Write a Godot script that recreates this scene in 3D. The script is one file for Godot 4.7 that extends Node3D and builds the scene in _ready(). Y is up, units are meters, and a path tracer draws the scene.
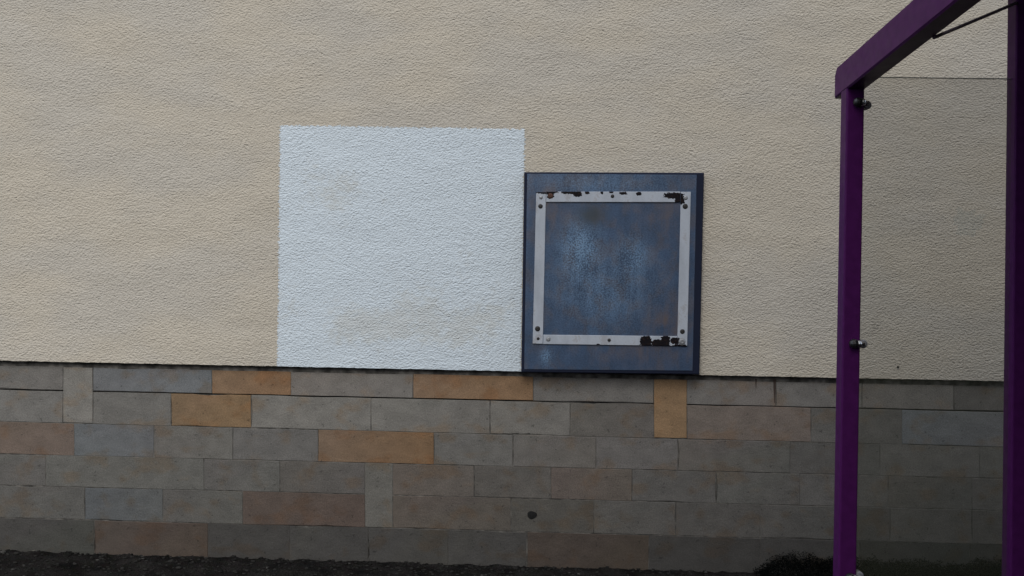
extends Node3D
# A rendered wall over a coursed stone plinth, a steel notice board and a purple shelter frame.

const W := 1024.0
const H := 576.0
const FOCAL := 887.0          # pixels
const WALL := 0.030           # z of the render's face; stone faces lie near z = 0
const POST := 2.10            # z of the shelter posts' front faces

var cam: Camera3D
var rng := RandomNumberGenerator.new()
var used := {}

# ---------------------------------------------------------------- helpers
func at(px: float, py: float, z: float) -> Vector3:
	# the point of the plane z = const that a pixel of the photograph looks at
	var d: Vector3 = cam.transform.basis * Vector3((px - W / 2) / FOCAL, -(py - H / 2) / FOCAL, -1.0)
	var o := cam.position
	return o + d * ((z - o.z) / d.z)

func lin(r: float, g: float, b: float) -> Color:
	return Color(r, g, b).linear_to_srgb()

func mat(c: Color, rough: float, metal := 0.0) -> StandardMaterial3D:
	var m := StandardMaterial3D.new()
	m.albedo_color = c
	m.roughness = rough
	m.metallic = metal
	return m

func noise(freq: float, sd: int, octaves := 1) -> FastNoiseLite:
	var n := FastNoiseLite.new()
	n.noise_type = FastNoiseLite.TYPE_SIMPLEX_SMOOTH
	n.frequency = freq
	n.seed = sd
	n.fractal_type = FastNoiseLite.FRACTAL_FBM if octaves > 1 else FastNoiseLite.FRACTAL_NONE
	n.fractal_octaves = octaves
	return n

func begin() -> SurfaceTool:
	var st := SurfaceTool.new()
	st.begin(Mesh.PRIMITIVE_TRIANGLES)
	st.set_smooth_group(-1)
	return st

func commit(called: String, st: SurfaceTool, m: Material, parent: Node) -> MeshInstance3D:
	st.generate_normals()
	return put(called, st.commit(), m, parent)

func put(called: String, mesh: Mesh, m: Material, parent: Node) -> MeshInstance3D:
	var o := MeshInstance3D.new()
	o.name = called
	o.mesh = mesh
	o.material_override = m
	o.cast_shadow = GeometryInstance3D.SHADOW_CASTING_SETTING_ON
	parent.add_child(o, true)
	return o

func thing(called: String, label: String, category: String) -> Node3D:
	var o := Node3D.new()
	o.name = called
	add_child(o, true)
	o.set_meta("label", label)
	o.set_meta("category", category)
	return o

func quad(st: SurfaceTool, a: Vector3, b: Vector3, c: Vector3, d: Vector3) -> void:
	# a b c d run clockwise as seen from the front
	for p in [a, b, c, a, c, d]:
		st.add_vertex(p)

# four corners (x, y) bottom-left, top-left, top-right, bottom-right, extruded along z with a chamfered front edge
func slab(st: SurfaceTool, q: Array, z0: float, z1: float, bev: float, uvbox := Rect2(), tint := []) -> void:
	var m := q.size()
	var c := Vector2.ZERO
	for p in q:
		c += p / m
	var wide := maxf(0.01, 2.0 * (c.x - q[0].x))
	var outer := []
	var inner := []
	for k in m:
		var p: Vector2 = q[k]
		outer.append(p)
		inner.append(p + Vector2(-signf(p.x - c.x), -signf(p.y - c.y)) * bev)
	var rings := [[outer, z0], [outer, z1 - bev], [inner, z1]]
	var tri := func(ps: Array) -> void:
		for p in ps:
			if uvbox.size.x > 0.0:
				st.set_uv(Vector2((p.x - uvbox.position.x) / uvbox.size.x, (p.y - uvbox.position.y) / uvbox.size.y))
			if tint.size() == 2:
				st.set_color(tint[0].lerp(tint[1], smoothstep(q[0].x, q[0].x + wide, p.x)))
			st.add_vertex(p)
	for r in 2:
		for k in m:
			var n := (k + 1) % m
			var a := Vector3(rings[r][0][k].x, rings[r][0][k].y, rings[r][1])
			var b := Vector3(rings[r][0][n].x, rings[r][0][n].y, rings[r][1])
			var e := Vector3(rings[r + 1][0][n].x, rings[r + 1][0][n].y, rings[r + 1][1])
			var f := Vector3(rings[r + 1][0][k].x, rings[r + 1][0][k].y, rings[r + 1][1])
			tri.call([a, f, b])
			tri.call([b, f, e])
	var i := []
	for k in m:
		i.append(Vector3(inner[k].x, inner[k].y, z1))
	for k in range(1, m - 1):
		tri.call([i[0], i[k], i[k + 1]])

# a closed profile swept from a to b; "up" fixes the profile's second axis
func sweep(st: SurfaceTool, poly: PackedVector2Array, a: Vector3, b: Vector3, up: Vector3) -> void:
	var dir := (b - a).normalized()
	var side := dir.cross(up).normalized()
	var u := side.cross(dir).normalized()
	var n := poly.size()
	var mid := Vector2.ZERO
	for p in poly:
		mid += p / n
	for k in n:
		var p := poly[k]
		var q := poly[(k + 1) % n]
		var a1 := a + side * p.x + u * p.y
		var a2 := a + side * q.x + u * q.y
		var b1 := b + side * p.x + u * p.y
		var b2 := b + side * q.x + u * q.y
		quad(st, a1, a2, b2, b1)
		var ca := a + side * mid.x + u * mid.y
		var cb := b + side * mid.x + u * mid.y
		for v in [ca, a2, a1, cb, b1, b2]:
			st.add_vertex(v)

func rounded(w: float, h: float, r: float, n := 4) -> PackedVector2Array:
	var out := PackedVector2Array()
	var cs := [Vector2(w / 2 - r, h / 2 - r), Vector2(-w / 2 + r, h / 2 - r), Vector2(-w / 2 + r, -h / 2 + r), Vector2(w / 2 - r, -h / 2 + r)]
	for k in 4:
		for i in n + 1:
			var t := PI / 2 * (k + float(i) / n)
			out.append(cs[k] + Vector2(cos(t), sin(t)) * r)
	return out

func disc(r: float, n := 16) -> PackedVector2Array:
	var out := PackedVector2Array()
	for i in n:
		out.append(Vector2(cos(TAU * i / n), sin(TAU * i / n)) * r)
	return out

# a turned shape: profile of (distance along the axis, radius)
func lathe(st: SurfaceTool, prof: Array, base: Vector3, axis: Vector3, n := 14) -> void:
	var ax := axis.normalized()
	var s := ax.cross(Vector3.UP if absf(ax.y) < 0.9 else Vector3.RIGHT).normalized()
	var t := ax.cross(s)
	for j in prof.size() - 1:
		for i in n:
			var c0 := s * cos(TAU * i / n) + t * sin(TAU * i / n)
			var c1 := s * cos(TAU * (i + 1) / n) + t * sin(TAU * (i + 1) / n)
			var p: Vector2 = prof[j]
			var q: Vector2 = prof[j + 1]
			quad(st, base + ax * p.x + c0 * p.y, base + ax * q.x + c0 * q.y, base + ax * q.x + c1 * q.y, base + ax * p.x + c1 * p.y)

func bytes(f: FastNoiseLite, w: int, h: int) -> PackedByteArray:
	return f.get_image(w, h, false, false, false).get_data()

func tex(im: Image) -> ImageTexture:
	im.generate_mipmaps()
	return ImageTexture.create_from_image(im)

# grain that repeats without a seam
func grain_texture(freq: float, sd: int, lo: float, hi: float, octaves := 3) -> ImageTexture:
	var im := noise(freq, sd, octaves).get_seamless_image(512, 512)
	im.convert(Image.FORMAT_RGB8)
	var d := im.get_data()
	for k in d.size():
		d[k] = int(255.0 * lerpf(lo, hi, d[k] / 255.0))
	return tex(Image.create_from_data(512, 512, false, Image.FORMAT_RGB8, d))

# ---------------------------------------------------------------- scene
func _ready() -> void:
	rng.seed = 7
	# camera
	cam = Camera3D.new()
	cam.name = "camera"
	add_child(cam)
	cam.position = Vector3(0, 1.5, 5.0)
	cam.rotation = Vector3(deg_to_rad(-0.1), deg_to_rad(1.1), 0.0165)
	cam.fov = rad_to_deg(2.0 * atan(H / 2 / FOCAL))
	cam.near = 0.05
	cam.far = 200.0
	cam.current = true
	# overcast sky
	var sky_mat := ProceduralSkyMaterial.new()
	sky_mat.sky_top_color = Color(0.80, 0.84, 0.90)
	sky_mat.sky_horizon_color = Color(0.58, 0.61, 0.65)
	sky_mat.sky_curve = 0.25
	sky_mat.ground_bottom_color = Color(0.10, 0.10, 0.10)
	sky_mat.ground_horizon_color = Color(0.25, 0.26, 0.27)
	sky_mat.sun_angle_max = 0.0
	var sky := Sky.new()
	sky.sky_material = sky_mat
	var env := Environment.new()
	env.background_mode = Environment.BG_SKY
	env.sky = sky
	env.tonemap_mode = Environment.TONE_MAPPER_LINEAR
	env.tonemap_exposure = 2.2
	env.sdfgi_enabled = true
	env.ssao_enabled = true
	env.ssil_enabled = true
	var we := WorldEnvironment.new()
	we.name = "environment"
	we.environment = env
	add_child(we)
	# the bright part of the cloud: a broad glow high in front of the wall; the building over the way covers it for the right half
	var sun := DirectionalLight3D.new()
	sun.name = "sun"
	sun.light_energy = 0.3
	sun.light_angular_distance = 40.0
	sun.light_color = Color(1.0, 0.99, 0.97)
	sun.shadow_enabled = true
	add_child(sun)
	sun.look_at_from_position(Vector3(-0.6, 5.2, 5.4), Vector3.ZERO)

	ground()
	opposite()
	building()
	board()
	shelter()
	litter()

# ---------------------------------------------------------------- ground
var gn: FastNoiseLite
func ground_h(x: float, z: float) -> float:
	var near := clampf(1.0 - (absf(z - 0.5) - 0.6) / 0.8, 0.0, 1.0) if absf(x) < 6.0 else 0.0
	var gutter := -0.035 * clampf((0.035 - z) / 0.02, 0.0, 1.0)
	return gutter + near * (gn.get_noise_2d(x * 100, z * 100) * 0.012 + gn.get_noise_2d(x * 21 + 500, z * 21) * 0.010) + slope(x)

func slope(x: float) -> float:
	return at(512.0, 563.5, 0.0).y + clampf(x, -6, 6) * -0.006

func axis_steps(fine: Array, coarse: Array) -> PackedFloat32Array:
	var out := PackedFloat32Array()
	for c in coarse:
		if c < fine[0]:
			out.append(c)
	var v: float = fine[0]
	while v <= fine[1] + 1e-5:
		out.append(v)
		v += fine[2]
	for c in coarse:
		if c > fine[1] + 0.05:
			out.append(c)
	return out

func ground() -> void:
	gn = noise(0.09, 31, 4)
	var xs := axis_steps([-4.0, 4.0, 0.02], [-40.0, -25.0, -15.0, -10.0, -8.0, -6.5, -5.5, -4.7, 4.7, 5.5, 6.5, 8.0, 10.0, 15.0, 25.0, 40.0])
	var zs := axis_steps([-0.06, 0.72, 0.02], [-20.0, -8.0, -2.0, -0.5, 1.0, 1.4, 2.0, 3.0, 4.5, 7.0, 12.0, 20.0, 40.0])
	var v := PackedVector3Array()
	var c := PackedColorArray()
	var nn := PackedVector3Array()
	var ix := PackedInt32Array()
	var tn := noise(0.05, 77, 4)
	for z in zs:
		for x in xs:
			v.append(Vector3(x, ground_h(x, z), z))
			nn.append(Vector3(ground_h(x - 0.01, z) - ground_h(x + 0.01, z), 0.02, ground_h(x, z - 0.01) - ground_h(x, z + 0.01)).normalized())
			var t := tn.get_noise_2d(x * 100, z * 100)
			c.append(Color(0.028, 0.026, 0.025) * (1.0 + 0.9 * t))
	var nx := xs.size()
	for j in zs.size() - 1:
		for i in nx - 1:
			var k := j * nx + i
			ix.append_array(PackedInt32Array([k, k + 1, k + nx + 1, k, k + nx + 1, k + nx]))
	var a := []
	a.resize(Mesh.ARRAY_MAX)
	a[Mesh.ARRAY_VERTEX] = v
	a[Mesh.ARRAY_NORMAL] = nn
	a[Mesh.ARRAY_COLOR] = c
	a[Mesh.ARRAY_INDEX] = ix
	var mesh := ArrayMesh.new()
	mesh.add_surface_from_arrays(Mesh.PRIMITIVE_TRIANGLES, a)
	var m := mat(Color.WHITE, 1.0)
	m.metallic_specular = 0.15
	m.vertex_color_use_as_albedo = true
	m.albedo_texture = grain_texture(0.05, 5, 0.45, 1.0, 5)
	m.uv1_triplanar = true
	m.uv1_world_triplanar = true
	m.uv1_scale = Vector3(3, 3, 3)
	m.heightmap_enabled = true
	m.heightmap_texture = grain_texture(0.08, 6, 0.0, 1.0, 4)
	m.heightmap_scale = 0.8
	var g := put("ground", mesh, m, self)
	g.set_meta("kind", "structure")
	g.set_meta("label", "dark rough tarmac along the foot of the stone plinth")
	g.set_meta("category", "ground")

# the building over the way, behind the viewpoint: it keeps the sky from the right half of the wall
func opposite() -> void:
	var o := thing("opposite_building", "dark brick building facing the cream wall from across the yard", "building")
	var brick := mat(lin(0.10, 0.070, 0.058), 0.9)
	brick.albedo_texture = grain_texture(0.05, 201, 0.75, 1.0, 4)
	brick.uv1_triplanar = true
	brick.uv1_world_triplanar = true
	var pane := mat(lin(0.02, 0.023, 0.026), 0.1)
	var frame := mat(lin(0.5, 0.5, 0.48), 0.6)
	var st := begin()
	var bm := BoxMesh.new()
	bm.size = Vector3(OPP_R - OPP_L, OPP_H + 0.3, 6.0)
	var wall := put("wall", bm, brick, o)
	wall.position = Vector3((OPP_L + OPP_R) / 2, OPP_H / 2 - 0.15, OPP_Z + 3.0)
	sweep(st, rounded(6.3, 0.35, 0.02, 2), Vector3(OPP_L - 0.15, OPP_H + 0.17, OPP_Z + 3.0), Vector3(OPP_R + 0.15, OPP_H + 0.17, OPP_Z + 3.0), Vector3.UP)
	commit("roof", st, mat(lin(0.06, 0.06, 0.065), 0.8), o)
	for j in 2:
		for i in 5:
			var c := Vector3(OPP_L + 1.5 + 2.9 * i, 1.7 + 2.8 * j, OPP_Z)
			var f := BoxMesh.new()
			f.size = Vector3(1.2, 1.5, 0.08)
			var win := put("window", f, frame, o)
			win.position = c
			var g := BoxMesh.new()
			g.size = Vector3(1.06, 1.36, 0.09)
			put("pane", g, pane, win).position = Vector3(0, 0, -0.006)

const OPP_L := 0.2
const OPP_R := 16.0
const OPP_Z := 6.3
const OPP_H := 7.0

# ---------------------------------------------------------------- building
const LINES := [[389.5, 0.0222], [421.5, 0.0255], [453.7, 0.0248], [485.0, 0.0255], [517.5, 0.0270], [551.0, 0.0243]]
func edge(px: float) -> float:
	return 360.6 + 0.0205 * px
func course(k: int, px: float) -> float:
	if k == 0:
		return edge(px) + 5.0
	return LINES[k - 1][0] + LINES[k - 1][1] * px

# stone tones, linear base colours
const TONES := {
	"g": [0.158, 0.151, 0.142], "w": [0.182, 0.173, 0.159], "b": [0.154, 0.163, 0.174], "d": [0.124, 0.118, 0.111],
	"o": [0.225, 0.137, 0.076], "y": [0.242, 0.156, 0.086], "p": [0.186, 0.153, 0.132], "r": [0.162, 0.122, 0.099], "m": [0.146, 0.134, 0.122],
}
# per course: [left, right, tone] in the photograph's pixels, and how many courses a block spans
func blocks() -> Array:
	var rows := [
		[[-290, -160, "g"], [-160, -60, "w"], [-60, 63, "g"], [63, 93, "w", 2], [93, 212, "b"], [212, 291, "o"], [291, 413, "w"], [413, 533, "o"], [533, 654, "g"], [654, 687, "y", 2], [687, 776, "g"], [776, 862, "g"], [862, 954, "g"], [954, 1060, "d"], [1060, 1170, "g"], [1170, 1300, "w"]],
		[[-290, -190, "w"], [-190, -70, "g"], [-70, 63, "g"], [93, 171, "g"], [171, 251, "y"], [251, 371, "w"], [371, 490, "w"], [490, 570, "w"], [570, 654, "m"], [687, 811, "p"], [811, 902, "d"], [902, 1032, "b"], [1032, 1150, "g"], [1150, 1300, "o"]],
		[[-290, -150, "g"], [-150, -40, "m"], [-40, 74, "r"], [74, 154, "b"], [154, 233, "w"], [233, 318, "g"], [318, 434, "o"], [434, 513, "g"], [513, 596, "m"], [596, 678, "g"], [678, 790, "d"], [790, 880, "d"], [880, 980, "g"], [980, 1100, "g"], [1100, 1300, "p"]],
		[[-290, -180, "w"], [-180, -70, "g"], [-70, 46, "g"], [46, 204, "g"], [204, 280, "g"], [280, 365, "m"], [365, 393, "w", 2], [393, 474, "p"], [474, 551, "m"], [551, 632, "p"], [632, 716, "g"], [716, 800, "g"], [800, 888, "g"], [888, 972, "g"], [972, 1090, "g"], [1090, 1300, "g"]],
		[[-290, -130, "g"], [-130, -30, "d"], [-30, 85, "g"], [85, 163, "b"], [163, 243, "g"], [243, 365, "r"], [393, 511, "p"], [511, 594, "m"], [594, 676, "g"], [676, 760, "g"], [760, 845, "g"], [845, 890, "d"], [890, 972, "g"], [972, 1080, "w"], [1080, 1300, "g"]],
		[[-290, -200, "m"], [-200, -90, "d"], [-90, 94, "d"], [94, 208, "r"], [208, 290, "d"], [290, 368, "d"], [368, 448, "g"], [448, 527, "g"], [527, 649, "r"], [649, 760, "d"], [760, 860, "d"], [860, 970, "d"], [970, 1090, "d"], [1090, 1300, "d"]],
	]
	return rows

func stone_material() -> StandardMaterial3D:
	var m := mat(Color.WHITE, 0.93)
	m.vertex_color_use_as_albedo = true
	# mottling of sandstone: pale and dark patches, with rust-coloured bands
	var n1 := noise(0.012, 3, 5).get_seamless_image(1024, 1024).get_data()
	var n2 := noise(0.006, 9, 4).get_seamless_image(1024, 1024).get_data()
	var n3 := noise(0.15, 12, 2).get_seamless_image(1024, 1024).get_data()
	var n4 := noise(0.035, 14, 3).get_seamless_image(1024, 1024).get_data()
	var d := PackedByteArray()
	d.resize(1024 * 1024 * 3)
	for k in 1024 * 1024:
		var a := n1[k] / 255.0
		var iron := smoothstep(0.55, 0.85, n2[k] / 255.0)
		var s := 0.85 + 0.13 * (a - 0.5) + 0.22 * (n3[k] / 255.0 - 0.5)
		if n4[k] > 205 and a < 0.5:
			s *= 0.80
		d[k * 3] = int(clampf(s * 1.05, 0, 1) * 255)
		d[k * 3 + 1] = int(clampf(s * (1.05 - 0.06 * iron), 0, 1) * 255)
		d[k * 3 + 2] = int(clampf(s * (1.05 - 0.12 * iron), 0, 1) * 255)
	m.albedo_texture = tex(Image.create_from_data(1024, 1024, false, Image.FORMAT_RGB8, d))
	m.uv1_triplanar = true
	m.uv1_world_triplanar = true
	m.uv1_scale = Vector3(0.62, 0.8, 0.7)
	m.heightmap_enabled = true
	m.heightmap_texture = grain_texture(0.10, 21, 0.0, 1.0, 5)
	m.heightmap_scale = 0.13
	return m

func building() -> void:
	var b := thing("building", "cream roughcast building wall standing on a coursed sandstone plinth", "building")
	render_coat(b)
	# plinth: mortar behind, stones in front
	var mortar := mat(lin(0.200, 0.188, 0.172), 0.97)
	mortar.albedo_texture = grain_texture(0.025, 43, 0.35, 1.0, 5)
	mortar.heightmap_enabled = true
	mortar.heightmap_texture = grain_texture(0.09, 41, 0.0, 1.0, 4)
	mortar.heightmap_scale = 0.15
	mortar.uv1_triplanar = true
	mortar.uv1_world_triplanar = true
	mortar.uv1_scale = Vector3(1, 1, 1)
	var st := begin()
	var l := at(-290, edge(-290), 0)
	var r := at(1300, edge(1300), 0)
	var jl := at(-290, course(1, -290), 0)
	var jr := at(1300, course(1, 1300), 0)
	slab(st, [Vector2(l.x, -0.3), Vector2(l.x, jl.y - 0.003), Vector2(r.x, jr.y - 0.003), Vector2(r.x, -0.3)], -0.25, -0.0014, 0.0003)
	slab(st, [Vector2(l.x, jl.y + 0.004), Vector2(l.x, l.y - 0.005), Vector2(r.x, r.y - 0.005), Vector2(r.x, jr.y + 0.004)], -0.25, -0.0014, 0.0003)
	var pl := commit("plinth", st, mortar, b)
	pl.set_meta("label", "plinth of grey and ochre sandstone blocks in six courses")
	var sm := stone_material()
	var rows := blocks()
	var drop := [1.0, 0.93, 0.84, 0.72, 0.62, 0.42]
	for k in rows.size():
		for d in rows[k]:
			var span: int = d[3] if d.size() > 3 else 1
			var gap := 0.0017
			var q := []
			for c in [[d[0], k + span, 1, 1], [d[0], k, 1, -1], [d[1], k, -1, -1], [d[1], k + span, -1, 1]]:
				var p := at(c[0], course(c[1], c[0]), 0.0)
				q.append(Vector2(p.x + c[2] * gap + rng.randf_range(-0.0018, 0.0018), p.y + c[3] * gap + rng.randf_range(-0.0015, 0.0015)))
			if k == 0:
				q[0].y += 0.003
				q[3].y += 0.003
			if k + span == 6:
				q[0].y -= 0.16
				q[3].y -= 0.16
			# worn arrises: a few more points along the long edges
			var worn := []
			for e in 4:
				var p0: Vector2 = q[e]
				var p1: Vector2 = q[(e + 1) % 4]
				worn.append(p0)
				var parts := 4 if absf(p1.x - p0.x) > 0.3 else 2
				for i in range(1, parts):
					var p := p0.lerp(p1, (i + rng.randf_range(-0.2, 0.2)) / parts)
					var inward := Vector2(0, -1) if e == 1 else (Vector2(0, 1) if e == 3 else (Vector2(1, 0) if e == 0 else Vector2(-1, 0)))
					worn.append(p + inward * (rng.randf_range(-0.0016, 0.0014) + (0.006 if rng.randf() < 0.05 else 0.0)))
			var t: Array = TONES[d[2]]
			# the lower courses are dirtier stone
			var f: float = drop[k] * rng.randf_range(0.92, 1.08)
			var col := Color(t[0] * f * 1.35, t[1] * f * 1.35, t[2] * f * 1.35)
			var s := begin()
			# beds and iron stains differ from one end of a block to the other
			var other: Array = TONES[["g", "w", "m", "p", "d"][rng.randi() % 5]]
			var u := rng.randf_range(0.0, 0.45)
			var col2 := col.lerp(Color(other[0] * f * 1.35, other[1] * f * 1.35, other[2] * f * 1.35), u if span == 1 else 0.0)
			var tint := [col, Color(col2.r, col2.g, col2.b)]
			if rng.randf() < 0.5:
				tint.reverse()
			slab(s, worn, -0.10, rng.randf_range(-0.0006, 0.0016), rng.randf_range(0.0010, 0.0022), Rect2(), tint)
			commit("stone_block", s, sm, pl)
	# a blob of tar on one block of the fifth course
	# rusty drips from the edge of the render
	var drip := mat(lin(0.050, 0.034, 0.028), 0.95)
	for w in [[774.6, 379.5, 403.0, 1.5], [756.0, 379.0, 389.0, 0.9]]:
		var ds := begin()
		for i in 6:
			var y0: float = lerpf(w[1], w[2], i / 6.0)
			var y1: float = lerpf(w[1], w[2], (i + 1) / 6.0)
			var h0: float = w[3] * (1.0 - 0.8 * i / 6.0) * rng.randf_range(0.8, 1.1)
			var h1: float = w[3] * (1.0 - 0.8 * (i + 1) / 6.0)
			quad(ds, at(w[0] - h1, y1, 0.0022), at(w[0] - h0, y0, 0.0022), at(w[0] + h0, y0, 0.0022), at(w[0] + h1, y1, 0.0022))
		commit("rust_drip", ds, drip, pl)
	var tb := begin()
	var c := at(532, 515, 0.0)
	var n := 14
	for i in n:
		var a0 := TAU * i / n
		var a1 := TAU * (i + 1) / n
		var r0 := 0.024 * (1.0 + 0.07 * sin(a0 * 3.0 + 1.0))
		var r1 := 0.024 * (1.0 + 0.07 * sin(a1 * 3.0 + 1.0))
		var p0 := c + Vector3(cos(a0) * r0 * 1.15, sin(a0) * r0 * 0.95, 0.001)
		var p1 := c + Vector3(cos(a1) * r1 * 1.15, sin(a1) * r1 * 0.95, 0.001)
		for v in [c + Vector3(0, 0, 0.004), p1, p0]:
			tb.add_vertex(v)
	commit("tar_blob", tb, mat(lin(0.006, 0.006, 0.006), 1.0), pl)

func render_coat(b: Node3D) -> void:
	var nh := begin()
	lathe(nh, [Vector2(-0.01, 0.006), Vector2(0.004, 0.006), Vector2(0.006, 0.003), Vector2(0.006, 0.0)], at(898, 367, WALL), Vector3(0, 0, 1), 10)
	commit("nail_head", nh, mat(lin(0.012, 0.011, 0.011), 0.9), b)
	var nx := 1060
	var ny := 720
	var x0 := -3.85
	var dx := 7.7 / (nx - 1)
	var dy := 0.0035
	var hb := bytes(noise(0.25, 101, 2), nx, ny)
	var wb := bytes(noise(0.09, 102, 2), nx, ny)
	var ub := bytes(noise(0.012, 103, 3), nx, ny)
	var fb := bytes(noise(0.42, 104, 1), nx, ny)
	var tone := bytes(noise(0.006, 105, 4), nx, ny)
	var rn := noise(0.02, 109, 4)
	rn.domain_warp_enabled = true
	rn.domain_warp_amplitude = 20.0
	var rain := bytes(rn, nx, ny)
	var streak := noise(1.0, 106, 3)
	var hs := PackedFloat32Array()
	hs.resize(nx * ny)
	for k in nx * ny:
		var n := hb[k] / 255.0
		var w := wb[k] / 255.0
		hs[k] = (0.0004 + 0.0009 * smoothstep(0.3, 0.7, ub[k] / 255.0)) * smoothstep(0.25, 0.72, n + 0.35 * (w - 0.5)) + 0.0004 * w + 0.0035 * (ub[k] / 255.0) + 0.0007 * (fb[k] / 255.0)
	var v := PackedVector3Array()
	var nn := PackedVector3Array()
	var cc := PackedColorArray()
	v.resize(nx * ny)
	nn.resize(nx * ny)
	cc.resize(nx * ny)
	var warm := Color(0.503, 0.459, 0.390)
	var grey := Color(0.478, 0.446, 0.396)
	var ey := PackedFloat32Array()
	var pa := at(0, edge(0), WALL)
	var pb := at(1000, edge(1000), WALL)
	for i in nx:
		var x := x0 + dx * i
		ey.append(pa.y + (pb.y - pa.y) * (x - pa.x) / (pb.x - pa.x) + streak.get_noise_1d(x * 14.0) * 0.0022)
	for j in ny:
		for i in nx:
			var k := j * nx + i
			v[k] = Vector3(x0 + dx * i, ey[i] + dy * j, WALL + hs[k] - 0.004)
			var gx := (hs[k + 1] - hs[k - 1]) / (2 * dx) if i > 0 and i < nx - 1 else 0.0
			var gy := (hs[k + nx] - hs[k - nx]) / (2 * dy) if j > 0 and j < ny - 1 else 0.0
			nn[k] = Vector3(-gx, -gy, 1).normalized()
			var t := smoothstep(0.3, 0.7, tone[k] / 255.0)
			var sp := 0.94 + 0.12 * (fb[k] / 255.0)
			var c := warm.lerp(grey, t) * sp * (1.0 + 0.10 * (rain[k] / 255.0 - 0.5))
			cc[k] = Color(c.r, c.g, c.b)
	var ix := PackedInt32Array()
	ix.resize((nx - 1) * (ny - 1) * 6)
	var o := 0
	for j in ny - 1:
		for i in nx - 1:
			var k := j * nx + i
			ix[o] = k
			ix[o + 1] = k + nx
			ix[o + 2] = k + nx + 1
			ix[o + 3] = k
			ix[o + 4] = k + nx + 1
			ix[o + 5] = k + 1
			o += 6
	# underside of the coat
	var base := v.size()
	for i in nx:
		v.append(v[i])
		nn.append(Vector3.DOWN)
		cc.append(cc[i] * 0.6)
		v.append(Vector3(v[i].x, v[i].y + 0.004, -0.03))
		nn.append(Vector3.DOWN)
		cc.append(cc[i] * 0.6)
	for i in nx - 1:
		var k := base + i * 2
		ix.append_array(PackedInt32Array([k, k + 2, k + 3, k, k + 3, k + 1]))
	var m := mat(Color.WHITE, 0.92)
	m.vertex_color_use_as_albedo = true
	var fine := roughcast_relief()
	roughcast(m, fine)
	var coat := put("render_coat", arrays(v, nn, cc, ix), m, b)
	coat.set_meta("label", "cream roughcast render with a worm-like trowelled relief")

	# white paint brushed over the same relief, with a ragged edge
	var pv := PackedVector3Array()
	var pn := PackedVector3Array()
	var pc := PackedColorArray()
	var pi := PackedInt32Array()
	var ids := {}
	var ragged := noise(0.3, 107, 2)
	var thin := noise(0.02, 108, 4)
	var tl := at(279.5, 125.5, WALL)
	var tr := at(524.0, 129.5, WALL)
	var bl := at(276.5, 368.0, WALL)
	for j in ny - 1:
		for i in nx - 1:
			var p := v[j * nx + i]
			if p.x < bl.x - 0.1 or p.x > tr.x + 0.1 or p.y > tl.y + 0.1:
				continue
			var rx := ragged.get_noise_2d(i, j) * 0.010
			var left := lerpf(bl.x, tl.x, (p.y - bl.y) / (tl.y - bl.y))
			var top := lerpf(tl.y, tr.y, (p.x - tl.x) / (tr.x - tl.x))
			if p.x < left + rx or p.x > tr.x + rx or p.y > top + rx:
				continue
			for w in [[0, 0], [0, 1], [1, 1], [0, 0], [1, 1], [1, 0]]:
				var k: int = (j + w[1]) * nx + i + w[0]
				if not ids.has(k):
					ids[k] = pv.size()
					pv.append(v[k] + Vector3(0, 0, 0.0012))
					pn.append(nn[k])
					# where the brush left it thin, the cream shows through
					var q := v[k]
					var cover := 1.0 - smoothstep(0.0, 0.6, 0.6 * thin.get_noise_2d(q.x * 110, q.y * 140) + 0.4 * thin.get_noise_2d(q.x * 900 + 90.0, q.y * 1200) - 0.2 + 0.62 * blob(q, 385, 325, 0.60, 0.18) + 0.62 * blob(q, 345, 182, 0.15, 0.13) + 0.40 * blob(q, 478, 318, 0.24, 0.12)) * 0.5
					var c := Color(0.500, 0.505, 0.475).lerp(Color(0.585, 0.655, 0.722), cover)
					pc.append(Color(c.r, c.g, c.b))
				pi.append(ids[k])
	var pm := mat(Color.WHITE, 0.75)
	pm.vertex_color_use_as_albedo = true
	roughcast(pm, fine)
	var patch := put("paint_patch", arrays(pv, pn, pc, pi), pm, b)
	patch.set_meta("label", "square patch of bluish white paint on the cream render")

	# the wall goes on above and to the sides
	var up := begin()
	var wallm := mat(lin(0.47, 0.43, 0.37), 0.93)
	wallm.heightmap_enabled = true
	wallm.heightmap_texture = grain_texture(0.07, 51, 0.0, 1.0, 3)
	wallm.heightmap_scale = 0.6
	wallm.uv1_triplanar = true
	wallm.uv1_world_triplanar = true
	wallm.uv1_scale = Vector3(1.2, 3, 1.2)
	var ty: float = ey[nx / 2] + dy * (ny - 1)
	slab(up, [Vector2(-3.85, ty - 0.06), Vector2(-3.85, 6.5), Vector2(3.85, 6.5), Vector2(3.85, ty - 0.06)], -0.25, WALL - 0.0062, 0.0005)
	commit("upper_wall", up, wallm, b)
	for s in [-1.0, 1.0]:
		var sd := begin()
		var a := minf(s * 3.85, s * 12.0)
		var e := maxf(s * 3.85, s * 12.0)
		slab(sd, [Vector2(a, -0.3), Vector2(a, 6.5), Vector2(e, 6.5), Vector2(e, -0.3)], -0.25, WALL - 0.004, 0.0005)
		commit("side_wall", sd, wallm, b)
	var bk := begin()
	slab(bk, [Vector2(-4.0, 0.9), Vector2(-4.0, ty), Vector2(4.0, ty), Vector2(4.0, 0.9)], -0.30, -0.26, 0.0005)
	commit("inner_wall", bk, wallm, b)

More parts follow.
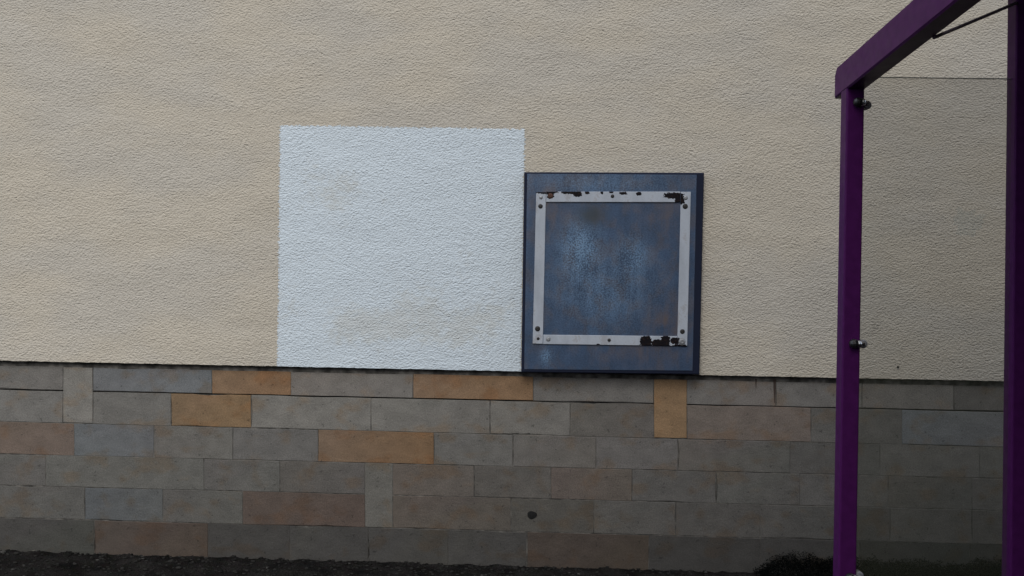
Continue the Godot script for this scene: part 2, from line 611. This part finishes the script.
# thrown grains of unequal size, with pits where one fell out
func roughcast_relief() -> ImageTexture:
	var f := noise(0.085, 110, 1)
	f.noise_type = FastNoiseLite.TYPE_CELLULAR
	f.cellular_return_type = FastNoiseLite.RETURN_DISTANCE
	f.cellular_jitter = 1.0
	f.domain_warp_enabled = true
	f.domain_warp_amplitude = 9.0
	f.domain_warp_frequency = 0.06
	var a := f.get_seamless_image(1024, 1024).get_data()
	var b := noise(0.135, 111, 2).get_seamless_image(1024, 1024).get_data()
	var c := noise(0.030, 112, 3).get_seamless_image(1024, 1024).get_data()
	var e := noise(0.30, 114, 2).get_seamless_image(1024, 1024).get_data()
	var d := noise(0.085, 113, 2).get_seamless_image(1024, 1024).get_data()
	var out := PackedByteArray()
	out.resize(1024 * 1024)
	for k in 1024 * 1024:
		var rough := smoothstep(0.25, 0.75, c[k] / 255.0)
		var grain := smoothstep(0.26, 0.62, b[k] / 255.0)
		var h := 0.12 * (1.0 - a[k] / 255.0) + 0.34 * grain * (0.5 + 0.5 * rough) + 0.20 * e[k] / 255.0 + 0.20 * b[k] / 255.0
		h -= 0.30 * smoothstep(0.68, 0.84, d[k] / 255.0) * (0.4 + 0.6 * rough)
		h += 0.2
		out[k] = int(clampf(h, 0.0, 1.0) * 255.0)
	return tex(Image.create_from_data(1024, 1024, false, Image.FORMAT_L8, out))

func roughcast(m: StandardMaterial3D, fine: Texture2D) -> void:
	m.metallic_specular = 0.3
	m.uv1_triplanar = true
	m.uv1_world_triplanar = true
	m.uv1_scale = Vector3(0.40, 0.60, 0.5)
	m.heightmap_enabled = true
	m.heightmap_texture = fine
	m.heightmap_scale = 0.52

func blob(q: Vector3, px: float, py: float, rx: float, ry: float) -> float:
	var c := at(px, py, WALL)
	return exp(-(pow((q.x - c.x) / rx, 2) + pow((q.y - c.y) / ry, 2)))

func arrays(v: PackedVector3Array, n: PackedVector3Array, c: PackedColorArray, ix: PackedInt32Array) -> ArrayMesh:
	var a := []
	a.resize(Mesh.ARRAY_MAX)
	a[Mesh.ARRAY_VERTEX] = v
	a[Mesh.ARRAY_NORMAL] = n
	a[Mesh.ARRAY_COLOR] = c
	a[Mesh.ARRAY_INDEX] = ix
	var mesh := ArrayMesh.new()
	mesh.add_surface_from_arrays(Mesh.PRIMITIVE_TRIANGLES, a)
	return mesh

# ---------------------------------------------------------------- notice board
func corners(ps: Array, z: float) -> Array:
	var out := []
	for p in ps:
		var w := at(p[0], p[1], z)
		out.append(Vector2(w.x, w.y))
	return out

func plate_texture() -> ImageTexture:
	var w := 360
	var h := 400
	var n1 := noise(0.02, 61, 4)
	var n2 := noise(0.05, 62, 3)
	var n3 := noise(0.25, 63, 2)
	var im := Image.create(w, h, false, Image.FORMAT_RGB8)
	for y in h:
		for x in w:
			var u := float(x) / w
			var v := float(y) / h
			var cloud := n1.get_noise_2d(x, y * 0.8)
			var run := n2.get_noise_2d(x * 1.6, y * 0.09 + 300.0)
			var spk := n3.get_noise_2d(x, y)
			var pale := 1.2 * spot(u, v, 0.31, 0.38, 0.09, 0.12) + 0.7 * spot(u, v, 0.60, 0.42, 0.08, 0.09) + 0.5 * spot(u, v, 0.45, 0.6, 0.25, 0.15) + 0.8 * spot(u, v, 0.14, 0.93, 0.03, 0.04) + 0.4 * spot(u, v, 0.4, 0.05, 0.4, 0.06)
			pale = clampf(pale * (0.55 + 0.5 * cloud + 0.35 * run + 1.3 * spk), 0.0, 1.0)
			var dark := clampf(spot(u, v, 0.37, 0.21, 0.07, 0.05) * (1.1 + 1.0 * cloud + 0.6 * spk), 0.0, 1.0)
			var rust := clampf((0.8 * spot(u, v, 0.15, 0.16, 0.10, 0.10) + 0.9 * spot(u, v, 0.80, 0.76, 0.11, 0.13) + 0.6 * spot(u, v, 0.78, 0.2, 0.12, 0.1) + 0.5 * spot(u, v, 0.65, 0.9, 0.15, 0.07)) * (0.6 + cloud + 0.5 * run), 0.0, 1.0)
			var c := Color(0.048, 0.082, 0.150).lerp(Color(0.072, 0.086, 0.128), smoothstep(-0.2, 0.45, n1.get_noise_2d(x * 1.3 + 700.0, y * 0.9))) * (1.0 + 0.24 * cloud + 0.08 * run + 0.30 * spk + 0.22 * maxf(0.0, n2.get_noise_2d(x * 3.4, y * 0.12 + 900.0) - 0.25))
			c = c.lerp(Color(0.17, 0.28, 0.43), pale * 0.95)
			c = c.lerp(Color(0.045, 0.055, 0.065), dark * 0.85)
			c = c.lerp(Color(0.120, 0.092, 0.088), rust * 0.9)
			im.set_pixel(x, y, Color(c.r, c.g, c.b).linear_to_srgb())
	return tex(im)

func spot(u: float, v: float, cu: float, cv: float, ru: float, rv: float) -> float:
	return exp(-(pow((u - cu) / ru, 2) + pow((v - cv) / rv, 2)))

# flaked paint of the battens: [x, y, half width, half height] of each bare patch, in the photograph's pixels
const FLAKES := [[546, 191.5, 10, 2.2], [550.5, 195.5, 3.0, 2.8], [568, 191.8, 6, 1.6], [577, 193.5, 4, 2.6], [586.5, 192, 2, 1.4], [601, 192, 1.2, 1.3], [622, 192, 3.5, 1.3], [637.5, 192.3, 2.6, 1.6], [672, 193.8, 9, 2.8], [677.5, 198, 4.5, 4.0], [646.5, 342.5, 5, 5.5], [661, 344, 8.5, 3.6], [666, 340, 4, 4.0], [676, 341, 5, 3], [680, 347, 7, 2.2], [554, 335.5, 3, 1.2], [600, 346.5, 1.6, 1.0], [571, 336, 1, 0.8], [610, 191.2, 2, 0.8]]
func batten_texture(box: Rect2) -> ImageTexture:
	var w := 640
	var h := 640
	var n := noise(0.10, 71, 3)
	var dirt := noise(0.012, 72, 4)
	var im := Image.create(w, h, false, Image.FORMAT_RGB8)
	for y in h:
		for x in w:
			var px := box.position.x + box.size.x * (x + 0.5) / w
			var py := box.position.y + box.size.y * (y + 0.5) / h
			if px > 549 and px < 676 and py > 205 and py < 332:
				continue
			var wob := n.get_noise_2d(x, y)
			var bare := -9.0
			for f in FLAKES:
				var a: float = absf(px - f[0]) / f[2]
				var b: float = absf(py - f[1]) / f[3]
				bare = maxf(bare, 1.0 - maxf(maxf(a, b), 0.66 * (a + b)))
			var g := dirt.get_noise_2d(x, y * 0.4)
			var c := Color(0.41, 0.445, 0.51) * (0.95 + 0.18 * g + 0.05 * wob)
			c = c.lerp(Color(0.26, 0.24, 0.24), smoothstep(0.25, 0.6, g + 0.3 * wob) * 0.5)
			if bare + 0.34 * wob > -0.10:
				c = Color(0.009, 0.008, 0.010).lerp(Color(0.035, 0.018, 0.014), smoothstep(0.2, 0.6, n.get_noise_2d(x + 900.0, y)))
			im.set_pixel(x, y, Color(c.r, c.g, c.b).linear_to_srgb())
	return tex(im)

func board() -> void:
	var b := thing("notice_board", "weathered blue-grey steel notice board with flaking white battens, fixed on cream wall", "notice board")
	var z0 := WALL - 0.001
	var z1 := WALL + 0.042
	var casing := mat(lin(0.012, 0.016, 0.034), 0.6)
	casing.metallic_specular = 0.25
	var st := begin()
	slab(st, corners([[521.2, 372.5], [524.2, 172.0], [704.3, 172.6], [699.6, 374.8]], z1), z0, z1, 0.006)
	commit("casing", st, casing, b)
	var pm := mat(Color.WHITE, 0.48, 0.25)
	pm.albedo_texture = plate_texture()
	pm.heightmap_enabled = true
	pm.heightmap_texture = grain_texture(0.03, 64, 0.0, 1.0, 3)
	pm.heightmap_scale = 0.05
	var z2 := z1 + 0.003
	var tl := at(524, 172, z2)
	var br := at(704, 374, z2)
	st = begin()
	slab(st, corners([[524.2, 369.4], [527.2, 173.8], [696.8, 174.8], [692.6, 370.8]], z2), z1 - 0.002, z2, 0.0015, Rect2(tl.x, tl.y, br.x - tl.x, br.y - tl.y))
	commit("face_plate", st, pm, b)
	# four painted battens, the uprights running past the rails
	var box := Rect2(530, 186, 164, 164)
	var bm := mat(Color.WHITE, 0.55)
	bm.metallic_specular = 0.2
	bm.albedo_texture = batten_texture(box)
	var z3 := z2 + 0.007
	var q0 := at(box.position.x, box.position.y, z3)
	var q1 := at(box.end.x, box.end.y, z3)
	var ub := Rect2(q0.x, q0.y, q1.x - q0.x, q1.y - q0.y)
	for s in [
		["upright_batten", [[532.7, 343.6], [536.2, 192.0], [546.0, 192.2], [542.8, 343.9]]],
		["upright_batten", [[677.4, 346.0], [681.0, 191.8], [690.9, 191.8], [687.2, 346.6]]],
		["rail_batten", [[546.2, 202.0], [546.4, 191.6], [680.4, 191.6], [680.2, 202.2]]],
		["rail_batten", [[543.2, 344.1], [543.4, 334.8], [677.2, 336.2], [677.0, 346.0]]]]:
		st = begin()
		slab(st, corners(s[1], z3), z2 - 0.001, z3, 0.0015, ub)
		commit(s[0], st, bm, b)
	var dark := mat(lin(0.03, 0.028, 0.028), 0.5, 0.5)
	var pale := mat(lin(0.28, 0.29, 0.31), 0.45, 0.5)
	var rust := mat(lin(0.07, 0.03, 0.02), 0.8)
	for s in [[540.5, 206.3, 1.9, dark], [537.6, 328.8, 2.2, dark], [685.2, 206.4, 2.2, dark], [682.4, 331.6, 2.0, dark], [682.0, 341.6, 2.9, pale], [550.3, 195.8, 2.2, rust], [612.5, 196.2, 1.5, dark], [541.0, 197.4, 1.6, pale], [548.3, 339.2, 2.0, pale], [609.2, 340.2, 1.4, dark], [538.2, 338.6, 1.2, dark], [685.6, 197.8, 1.8, pale]]:
		var p := at(s[0], s[1], z3)
		var r: float = s[2] / 179.0
		st = begin()
		lathe(st, [Vector2(-0.002, r * 1.25), Vector2(0.0008, r * 1.2), Vector2(0.001, r), Vector2(0.003, r * 0.85), Vector2(0.0042, r * 0.45), Vector2(0.0034, r * 0.3), Vector2(0.0034, 0.0)], p, Vector3(0, 0, 1))
		commit("screw", st, s[3], b)

# ---------------------------------------------------------------- shelter
func shelter() -> void:
	var s := thing("shelter", "purple steel shelter frame with a grey glass pane before the wall", "shelter")
	var paint := mat(lin(0.074, 0.011, 0.094), 0.45)
	paint.metallic_specular = 0.2
	paint.roughness_texture = grain_texture(0.02, 81, 0.7, 1.0, 4)
	paint.albedo_texture = grain_texture(0.03, 82, 0.86, 1.0, 5)
	paint.uv1_triplanar = true
	paint.uv1_scale = Vector3(1.5, 1.5, 1.5)
	var w := 0.058
	var sec := rounded(w, w, 0.006, 3)
	# left post: front face between pixels 848 and 865 near its top
	var a := at(856.6, 100, POST)
	var a2 := at(856.6, 84, POST)
	var top_y := a2.y
	var x0 := at(851.6, 340, POST).x
	var gy := ground_h(x0, POST) - 0.03
	var st := begin()
	sweep(st, sec, Vector3(x0, gy, POST - w / 2), Vector3(x0, top_y + 0.04, POST - w / 2), Vector3.BACK)
	commit("post", st, paint, s)
	st = begin()
	sweep(st, rounded(0.16, 0.16, 0.01, 3), Vector3(x0, gy + 0.02, POST - w / 2), Vector3(x0, gy + 0.045, POST - w / 2), Vector3.BACK)
	commit("base_plate", st, paint, s)
	# mast on the right
	var x1 := at(1013.0, 340, POST).x + w / 2
	var gy1 := ground_h(x1, POST) - 0.03
	st = begin()
	sweep(st, sec, Vector3(x1 + 0.010, gy1, POST - w / 2), Vector3(x1 - 0.009, 2.73, POST - w / 2), Vector3.BACK)
	commit("mast", st, paint, s)
	st = begin()
	sweep(st, rounded(0.16, 0.16, 0.01, 3), Vector3(x1, gy1 + 0.02, POST - w / 2), Vector3(x1, gy1 + 0.045, POST - w / 2), Vector3.BACK)
	commit("base_plate", st, paint, s)
	# roof beam: cantilevers towards the road, rising a little
	var rise := tan(deg_to_rad(3.6))
	var prof := PackedVector2Array()   # (z from the post's front, y from the underside there)
	var hgt := 0.098
	top_y -= 0.012
	var rear := -w - 0.058
	var front := 1.35
	prof = PackedVector2Array([Vector2(rear, rear * rise - 0.004), Vector2(rear, rear * rise + hgt - 0.022), Vector2(rear + 0.016, rear * rise + hgt), Vector2(front, front * rise + hgt), Vector2(front, front * rise)])
	st = begin()
	var bx0 := x0 - w / 2 - 0.0015
	var bx1 := x0 + w / 2 + 0.004
	var ch := 0.005
	var n := prof.size()
	var mid := Vector2.ZERO
	for p in prof:
		mid += p / n
	var rings := []
	for e in [[bx0, ch], [bx0 + ch, 0.0], [bx1 - ch, 0.0], [bx1, ch]]:
		var ring := []
		for p in prof:
			var q: Vector2 = p + Vector2(-signf(p.x - mid.x), 0) * e[1]
			var line: float = mid.y + (p.x - mid.x) * rise
			q.y += -signf(p.y - line) * e[1]
			ring.append(Vector3(e[0], top_y + q.y, POST + q.x))
		rings.append(ring)
	for r in 3:
		for k in n:
			var m := (k + 1) % n
			quad(st, rings[r][k], rings[r][m], rings[r + 1][m], rings[r + 1][k])
	for k in range(1, n - 1):
		for v in [rings[0][0], rings[0][k + 1], rings[0][k]]:
			st.add_vertex(v)
		for v in [rings[3][0], rings[3][k], rings[3][k + 1]]:
			st.add_vertex(v)
	commit("roof_beam", st, paint, s)
	# the bays further right: a second mast and a sheet-metal roof, which shades the wall behind
	var x2 := x1 + 3.3
	st = begin()
	sweep(st, sec, Vector3(x2, ground_h(x2, POST) - 0.03, POST - w / 2), Vector3(x2, 2.75, POST - w / 2), Vector3.BACK)
	commit("mast", st, paint, s)
	st = begin()
	sweep(st, rounded(x2 - x0 + 0.25, 1.75, 0.03, 3), Vector3((x0 + x2) / 2 + 0.06, 2.60, POST + 0.62), Vector3((x0 + x2) / 2 + 0.06, 2.66, POST + 0.62), Vector3.BACK)
	commit("roof_sheet", st, mat(lin(0.05, 0.05, 0.055), 0.6), s)
	# stay from the beam up to the mast
	var rod := mat(lin(0.15, 0.12, 0.15), 0.6)
	rod.metallic_specular = 0.05
	var f := at(932.0, 37.5, POST + 0.49)
	f.x = bx1 - 0.004
	var e2 := at(1007, 2.5, POST - 0.012)
	e2.x = x1 - w / 2 + 0.002
	st = begin()
	sweep(st, disc(0.0050, 12), f, e2, Vector3.UP)
	commit("stay_rod", st, rod, s)
	# pane
	var glass := StandardMaterial3D.new()
	glass.transparency = BaseMaterial3D.TRANSPARENCY_ALPHA
	glass.albedo_color = Color(lin(0.088, 0.096, 0.066), 0.24)
	glass.roughness = 0.06
	glass.metallic_specular = 0.5
	var gz := POST - w / 2
	var gl := x0 + w / 2 + 0.006
	var gr := x1 - w / 2 + 0.006
	var g_top := at(935, 78.5, gz).y
	st = begin()
	slab(st, [Vector2(gl, 0.25), Vector2(gl, g_top), Vector2(gr, g_top), Vector2(gr, 0.25)], gz - 0.004, gz + 0.004, 0.001)
	var pane := commit("glass_pane", st, glass, s)
	st = begin()
	slab(st, [Vector2(gl, g_top + 0.0003), Vector2(gl, g_top + 0.0026), Vector2(gr, g_top + 0.0026), Vector2(gr, g_top + 0.0003)], gz - 0.004, gz + 0.004, 0.0008)
	commit("ground_edge", st, mat(lin(0.30, 0.33, 0.31), 0.3), pane)
	# remains of a sticker and an etched stamp
	var film := StandardMaterial3D.new()
	film.transparency = BaseMaterial3D.TRANSPARENCY_ALPHA
	film.albedo_color = Color(lin(0.50, 0.68, 0.68), 0.17)
	film.roughness = 0.8
	var c := at(968, 222, gz + 0.0046)
	st = begin()
	var wob := noise(0.6, 85, 2)
	for i in 28:
		var ps := []
		for k in [i, i + 1]:
			var t: float = TAU * (k % 28) / 28.0
			ps.append(c + Vector3(cos(t) * 0.052, sin(t) * 0.042, 0) * (1.0 + 0.6 * wob.get_noise_2d(cos(t) * 3.0, sin(t) * 3.0)))
		for v in [c, ps[1], ps[0]]:
			st.add_vertex(v)
	commit("sticker_residue", st, film, pane)
	var etch := StandardMaterial3D.new()
	etch.transparency = BaseMaterial3D.TRANSPARENCY_ALPHA
	etch.albedo_color = Color(lin(0.03, 0.03, 0.03), 0.35)
	etch.roughness = 0.9
	for k in 3:
		var e0 := at(872, 322.5 + 3.0 * k, gz + 0.0046)
		st = begin()
		slab(st, [Vector2(e0.x, e0.y), Vector2(e0.x, e0.y + 0.0035), Vector2(e0.x + 0.034 - 0.006 * k, e0.y + 0.0035), Vector2(e0.x + 0.034 - 0.006 * k, e0.y)], gz + 0.0041, gz + 0.0046, 0.0002)
		commit("etched_line", st, etch, pane)
	# clamps holding the pane to the post and the mast
	var rubber := mat(lin(0.012, 0.012, 0.013), 0.35)
	var chrome := mat(lin(0.55, 0.56, 0.58), 0.18, 1.0)
	var jaw := mat(lin(0.32, 0.33, 0.36), 0.4, 0.5)
	for y in [103.0, 343.5, 577.0]:
		var hy := at(855, y, POST).y
		clamp_at(s, Vector3(x0 + 0.002, hy, POST + 0.012), 1.0, gl, gz, rubber, chrome, jaw)

func clamp_at(s: Node3D, p: Vector3, side: float, gx: float, gz: float, rubber: Material, chrome: Material, jaw: Material) -> void:
	var ax := Vector3(side, 0, 0)
	var st := begin()
	lathe(st, [Vector2(-0.014, 0.0), Vector2(-0.012, 0.008), Vector2(-0.006, 0.014), Vector2(0.002, 0.016), Vector2(0.010, 0.014), Vector2(0.014, 0.010), Vector2(0.014, 0.0)], p, ax)
	var c := commit("glass_clamp", st, rubber, s)
	st = begin()
	lathe(st, [Vector2(0.012, 0.0), Vector2(0.012, 0.011), Vector2(0.015, 0.0125), Vector2(0.018, 0.011), Vector2(0.018, 0.008), Vector2(0.021, 0.011), Vector2(0.024, 0.009), Vector2(0.024, 0.005), Vector2(0.036, 0.005), Vector2(0.036, 0.0)], p, ax)
	commit("bolt", st, chrome, c)
	var jx := gx + side * 0.010
	for f in [1.0, -1.0]:
		st = begin()
		var zc: float = gz + f * 0.0045
		lathe(st, [Vector2(0.0, 0.0), Vector2(0.0, 0.014), Vector2(0.006, 0.014), Vector2(0.010, 0.011), Vector2(0.012, 0.0)], Vector3(jx, p.y - 0.002, zc), Vector3(0, 0, f))
		commit("jaw", st, jaw, c)
	st = begin()
	sweep(st, disc(0.005, 10), Vector3(p.x + side * 0.034, p.y, p.z), Vector3(jx, p.y - 0.002, gz + 0.008), Vector3.UP)
	commit("arm", st, jaw, c)

# ---------------------------------------------------------------- loose things at the foot of the wall
func pebble_mesh() -> ArrayMesh:
	var st := SurfaceTool.new()
	st.begin(Mesh.PRIMITIVE_TRIANGLES)
	var sp := SphereMesh.new()
	sp.radius = 1.0
	sp.height = 2.0
	sp.radial_segments = 7
	sp.rings = 4
	st.append_from(sp, 0, Transform3D.IDENTITY)
	var a := st.commit_to_arrays()
	var v: PackedVector3Array = a[Mesh.ARRAY_VERTEX]
	var n := noise(0.9, 5, 1)
	for k in v.size():
		v[k] *= 1.0 + 0.35 * n.get_noise_3dv(v[k])
	a[Mesh.ARRAY_VERTEX] = v
	var m := ArrayMesh.new()
	m.add_surface_from_arrays(Mesh.PRIMITIVE_TRIANGLES, a)
	return m

func leaf_mesh() -> ArrayMesh:
	var st := begin()
	var pts := [Vector3(0, 0, 0), Vector3(-0.30, 0.06, 0.35), Vector3(-0.22, 0.05, 0.75), Vector3(0, -0.04, 1.0), Vector3(0.22, 0.05, 0.75), Vector3(0.30, 0.06, 0.35)]
	var m := Vector3(0, -0.05, 0.5)
	for k in 6:
		for v in [m, pts[k], pts[(k + 1) % 6]]:
			st.add_vertex(v)
	st.generate_normals()
	return st.commit()

func scatter(called: String, mesh: Mesh, m: Material, xf: Array, cols: Array, label: String, category: String) -> void:
	var mm := MultiMesh.new()
	mm.transform_format = MultiMesh.TRANSFORM_3D
	mm.use_colors = true
	mm.mesh = mesh
	mm.instance_count = xf.size()
	for k in xf.size():
		mm.set_instance_transform(k, xf[k])
		mm.set_instance_color(k, cols[k])
	var o := MultiMeshInstance3D.new()
	o.name = called
	o.multimesh = mm
	o.material_override = m
	o.set_meta("kind", "stuff")
	o.set_meta("label", label)
	o.set_meta("category", category)
	add_child(o)

func litter() -> void:
	var m := mat(Color.WHITE, 1.0)
	m.metallic_specular = 0.15
	m.vertex_color_use_as_albedo = true
	var xf := []
	var cols := []
	for k in 3500:
		var x := rng.randf_range(-4.0, 4.0)
		var z := 0.004 + 0.6 * pow(rng.randf(), 1.4)
		var r := rng.randf_range(0.003, 0.009) * (1.6 if rng.randf() < 0.06 else 1.0)
		var bs := Basis.from_euler(Vector3(rng.randf() * TAU, rng.randf() * TAU, rng.randf() * TAU)).scaled(Vector3(r * 1.3, r * 0.7, r))
		xf.append(Transform3D(bs, Vector3(x, ground_h(x, z) + r * 0.2, z)))
		var t := rng.randf_range(0.009, 0.026) * (2.5 if rng.randf() < 0.04 else 1.0)
		cols.append(Color(t, t * 0.97, t * 0.92))
	# pale mortar crumbs along the joint with the plinth
	for k in 110:
		var x: float = at(rng.randf_range(85, 150), 556, 0).x if k < 60 else rng.randf_range(-3.2, 3.2)
		var z := rng.randf_range(0.004, 0.03)
		var r := rng.randf_range(0.003, 0.008)
		xf.append(Transform3D(Basis.from_euler(Vector3(rng.randf() * TAU, rng.randf() * TAU, 0)).scaled(Vector3(r * 1.5, r * 0.7, r)), Vector3(x, ground_h(x, z) + 0.006, z)))
		var t := rng.randf_range(0.04, 0.13)
		cols.append(Color(t, t * 0.95, t * 0.82))
	scatter("gravel", pebble_mesh(), m, xf, cols, "loose dark grit and mortar crumbs at the foot of the plinth", "gravel")
	# dark moss heaped against the wall by the shelter
	xf = []
	cols = []
	var hn := noise(0.8, 91, 3)
	var xa := at(752, 560, 0.05).x
	for k in 60000:
		var x := rng.randf_range(xa, 4.0)
		var z := 0.004 + 0.3 * pow(rng.randf(), 1.5)
		var rise := smoothstep(xa - 0.02, xa + 0.14, x + 0.05 * hn.get_noise_1d(z * 30.0)) * (1.0 - pow(z / 0.32, 2))
		var top := rise * (0.10 + 0.05 * hn.get_noise_2d(x * 3.0, z * 3.0) + 0.04 * hn.get_noise_2d(x * 14.0, z * 14.0))
		if top < 0.015:
			continue
		var y := ground_h(x, z) + top * sqrt(rng.randf())
		var r := rng.randf_range(0.004, 0.010)
		var bs := Basis.from_euler(Vector3(rng.randf_range(-1.2, 0.9), rng.randf() * TAU, rng.randf_range(-0.7, 0.7))).scaled(Vector3(r, r, r))
		xf.append(Transform3D(bs, Vector3(x, y, z)))
		var t := rng.randf_range(0.4, 1.2)
		var c := Color(0.004, 0.005, 0.005) * t
		if rng.randf() < 0.012:
			c = Color(0.05, 0.048, 0.045)
		cols.append(Color(c.r, c.g, c.b))
	var lm := mat(Color.WHITE, 1.0)
	lm.metallic_specular = 0.08
	lm.vertex_color_use_as_albedo = true
	lm.cull_mode = BaseMaterial3D.CULL_DISABLED
	scatter("moss", leaf_mesh(), lm, xf, cols, "blackish moss heaped against the plinth foot behind the purple post", "moss")
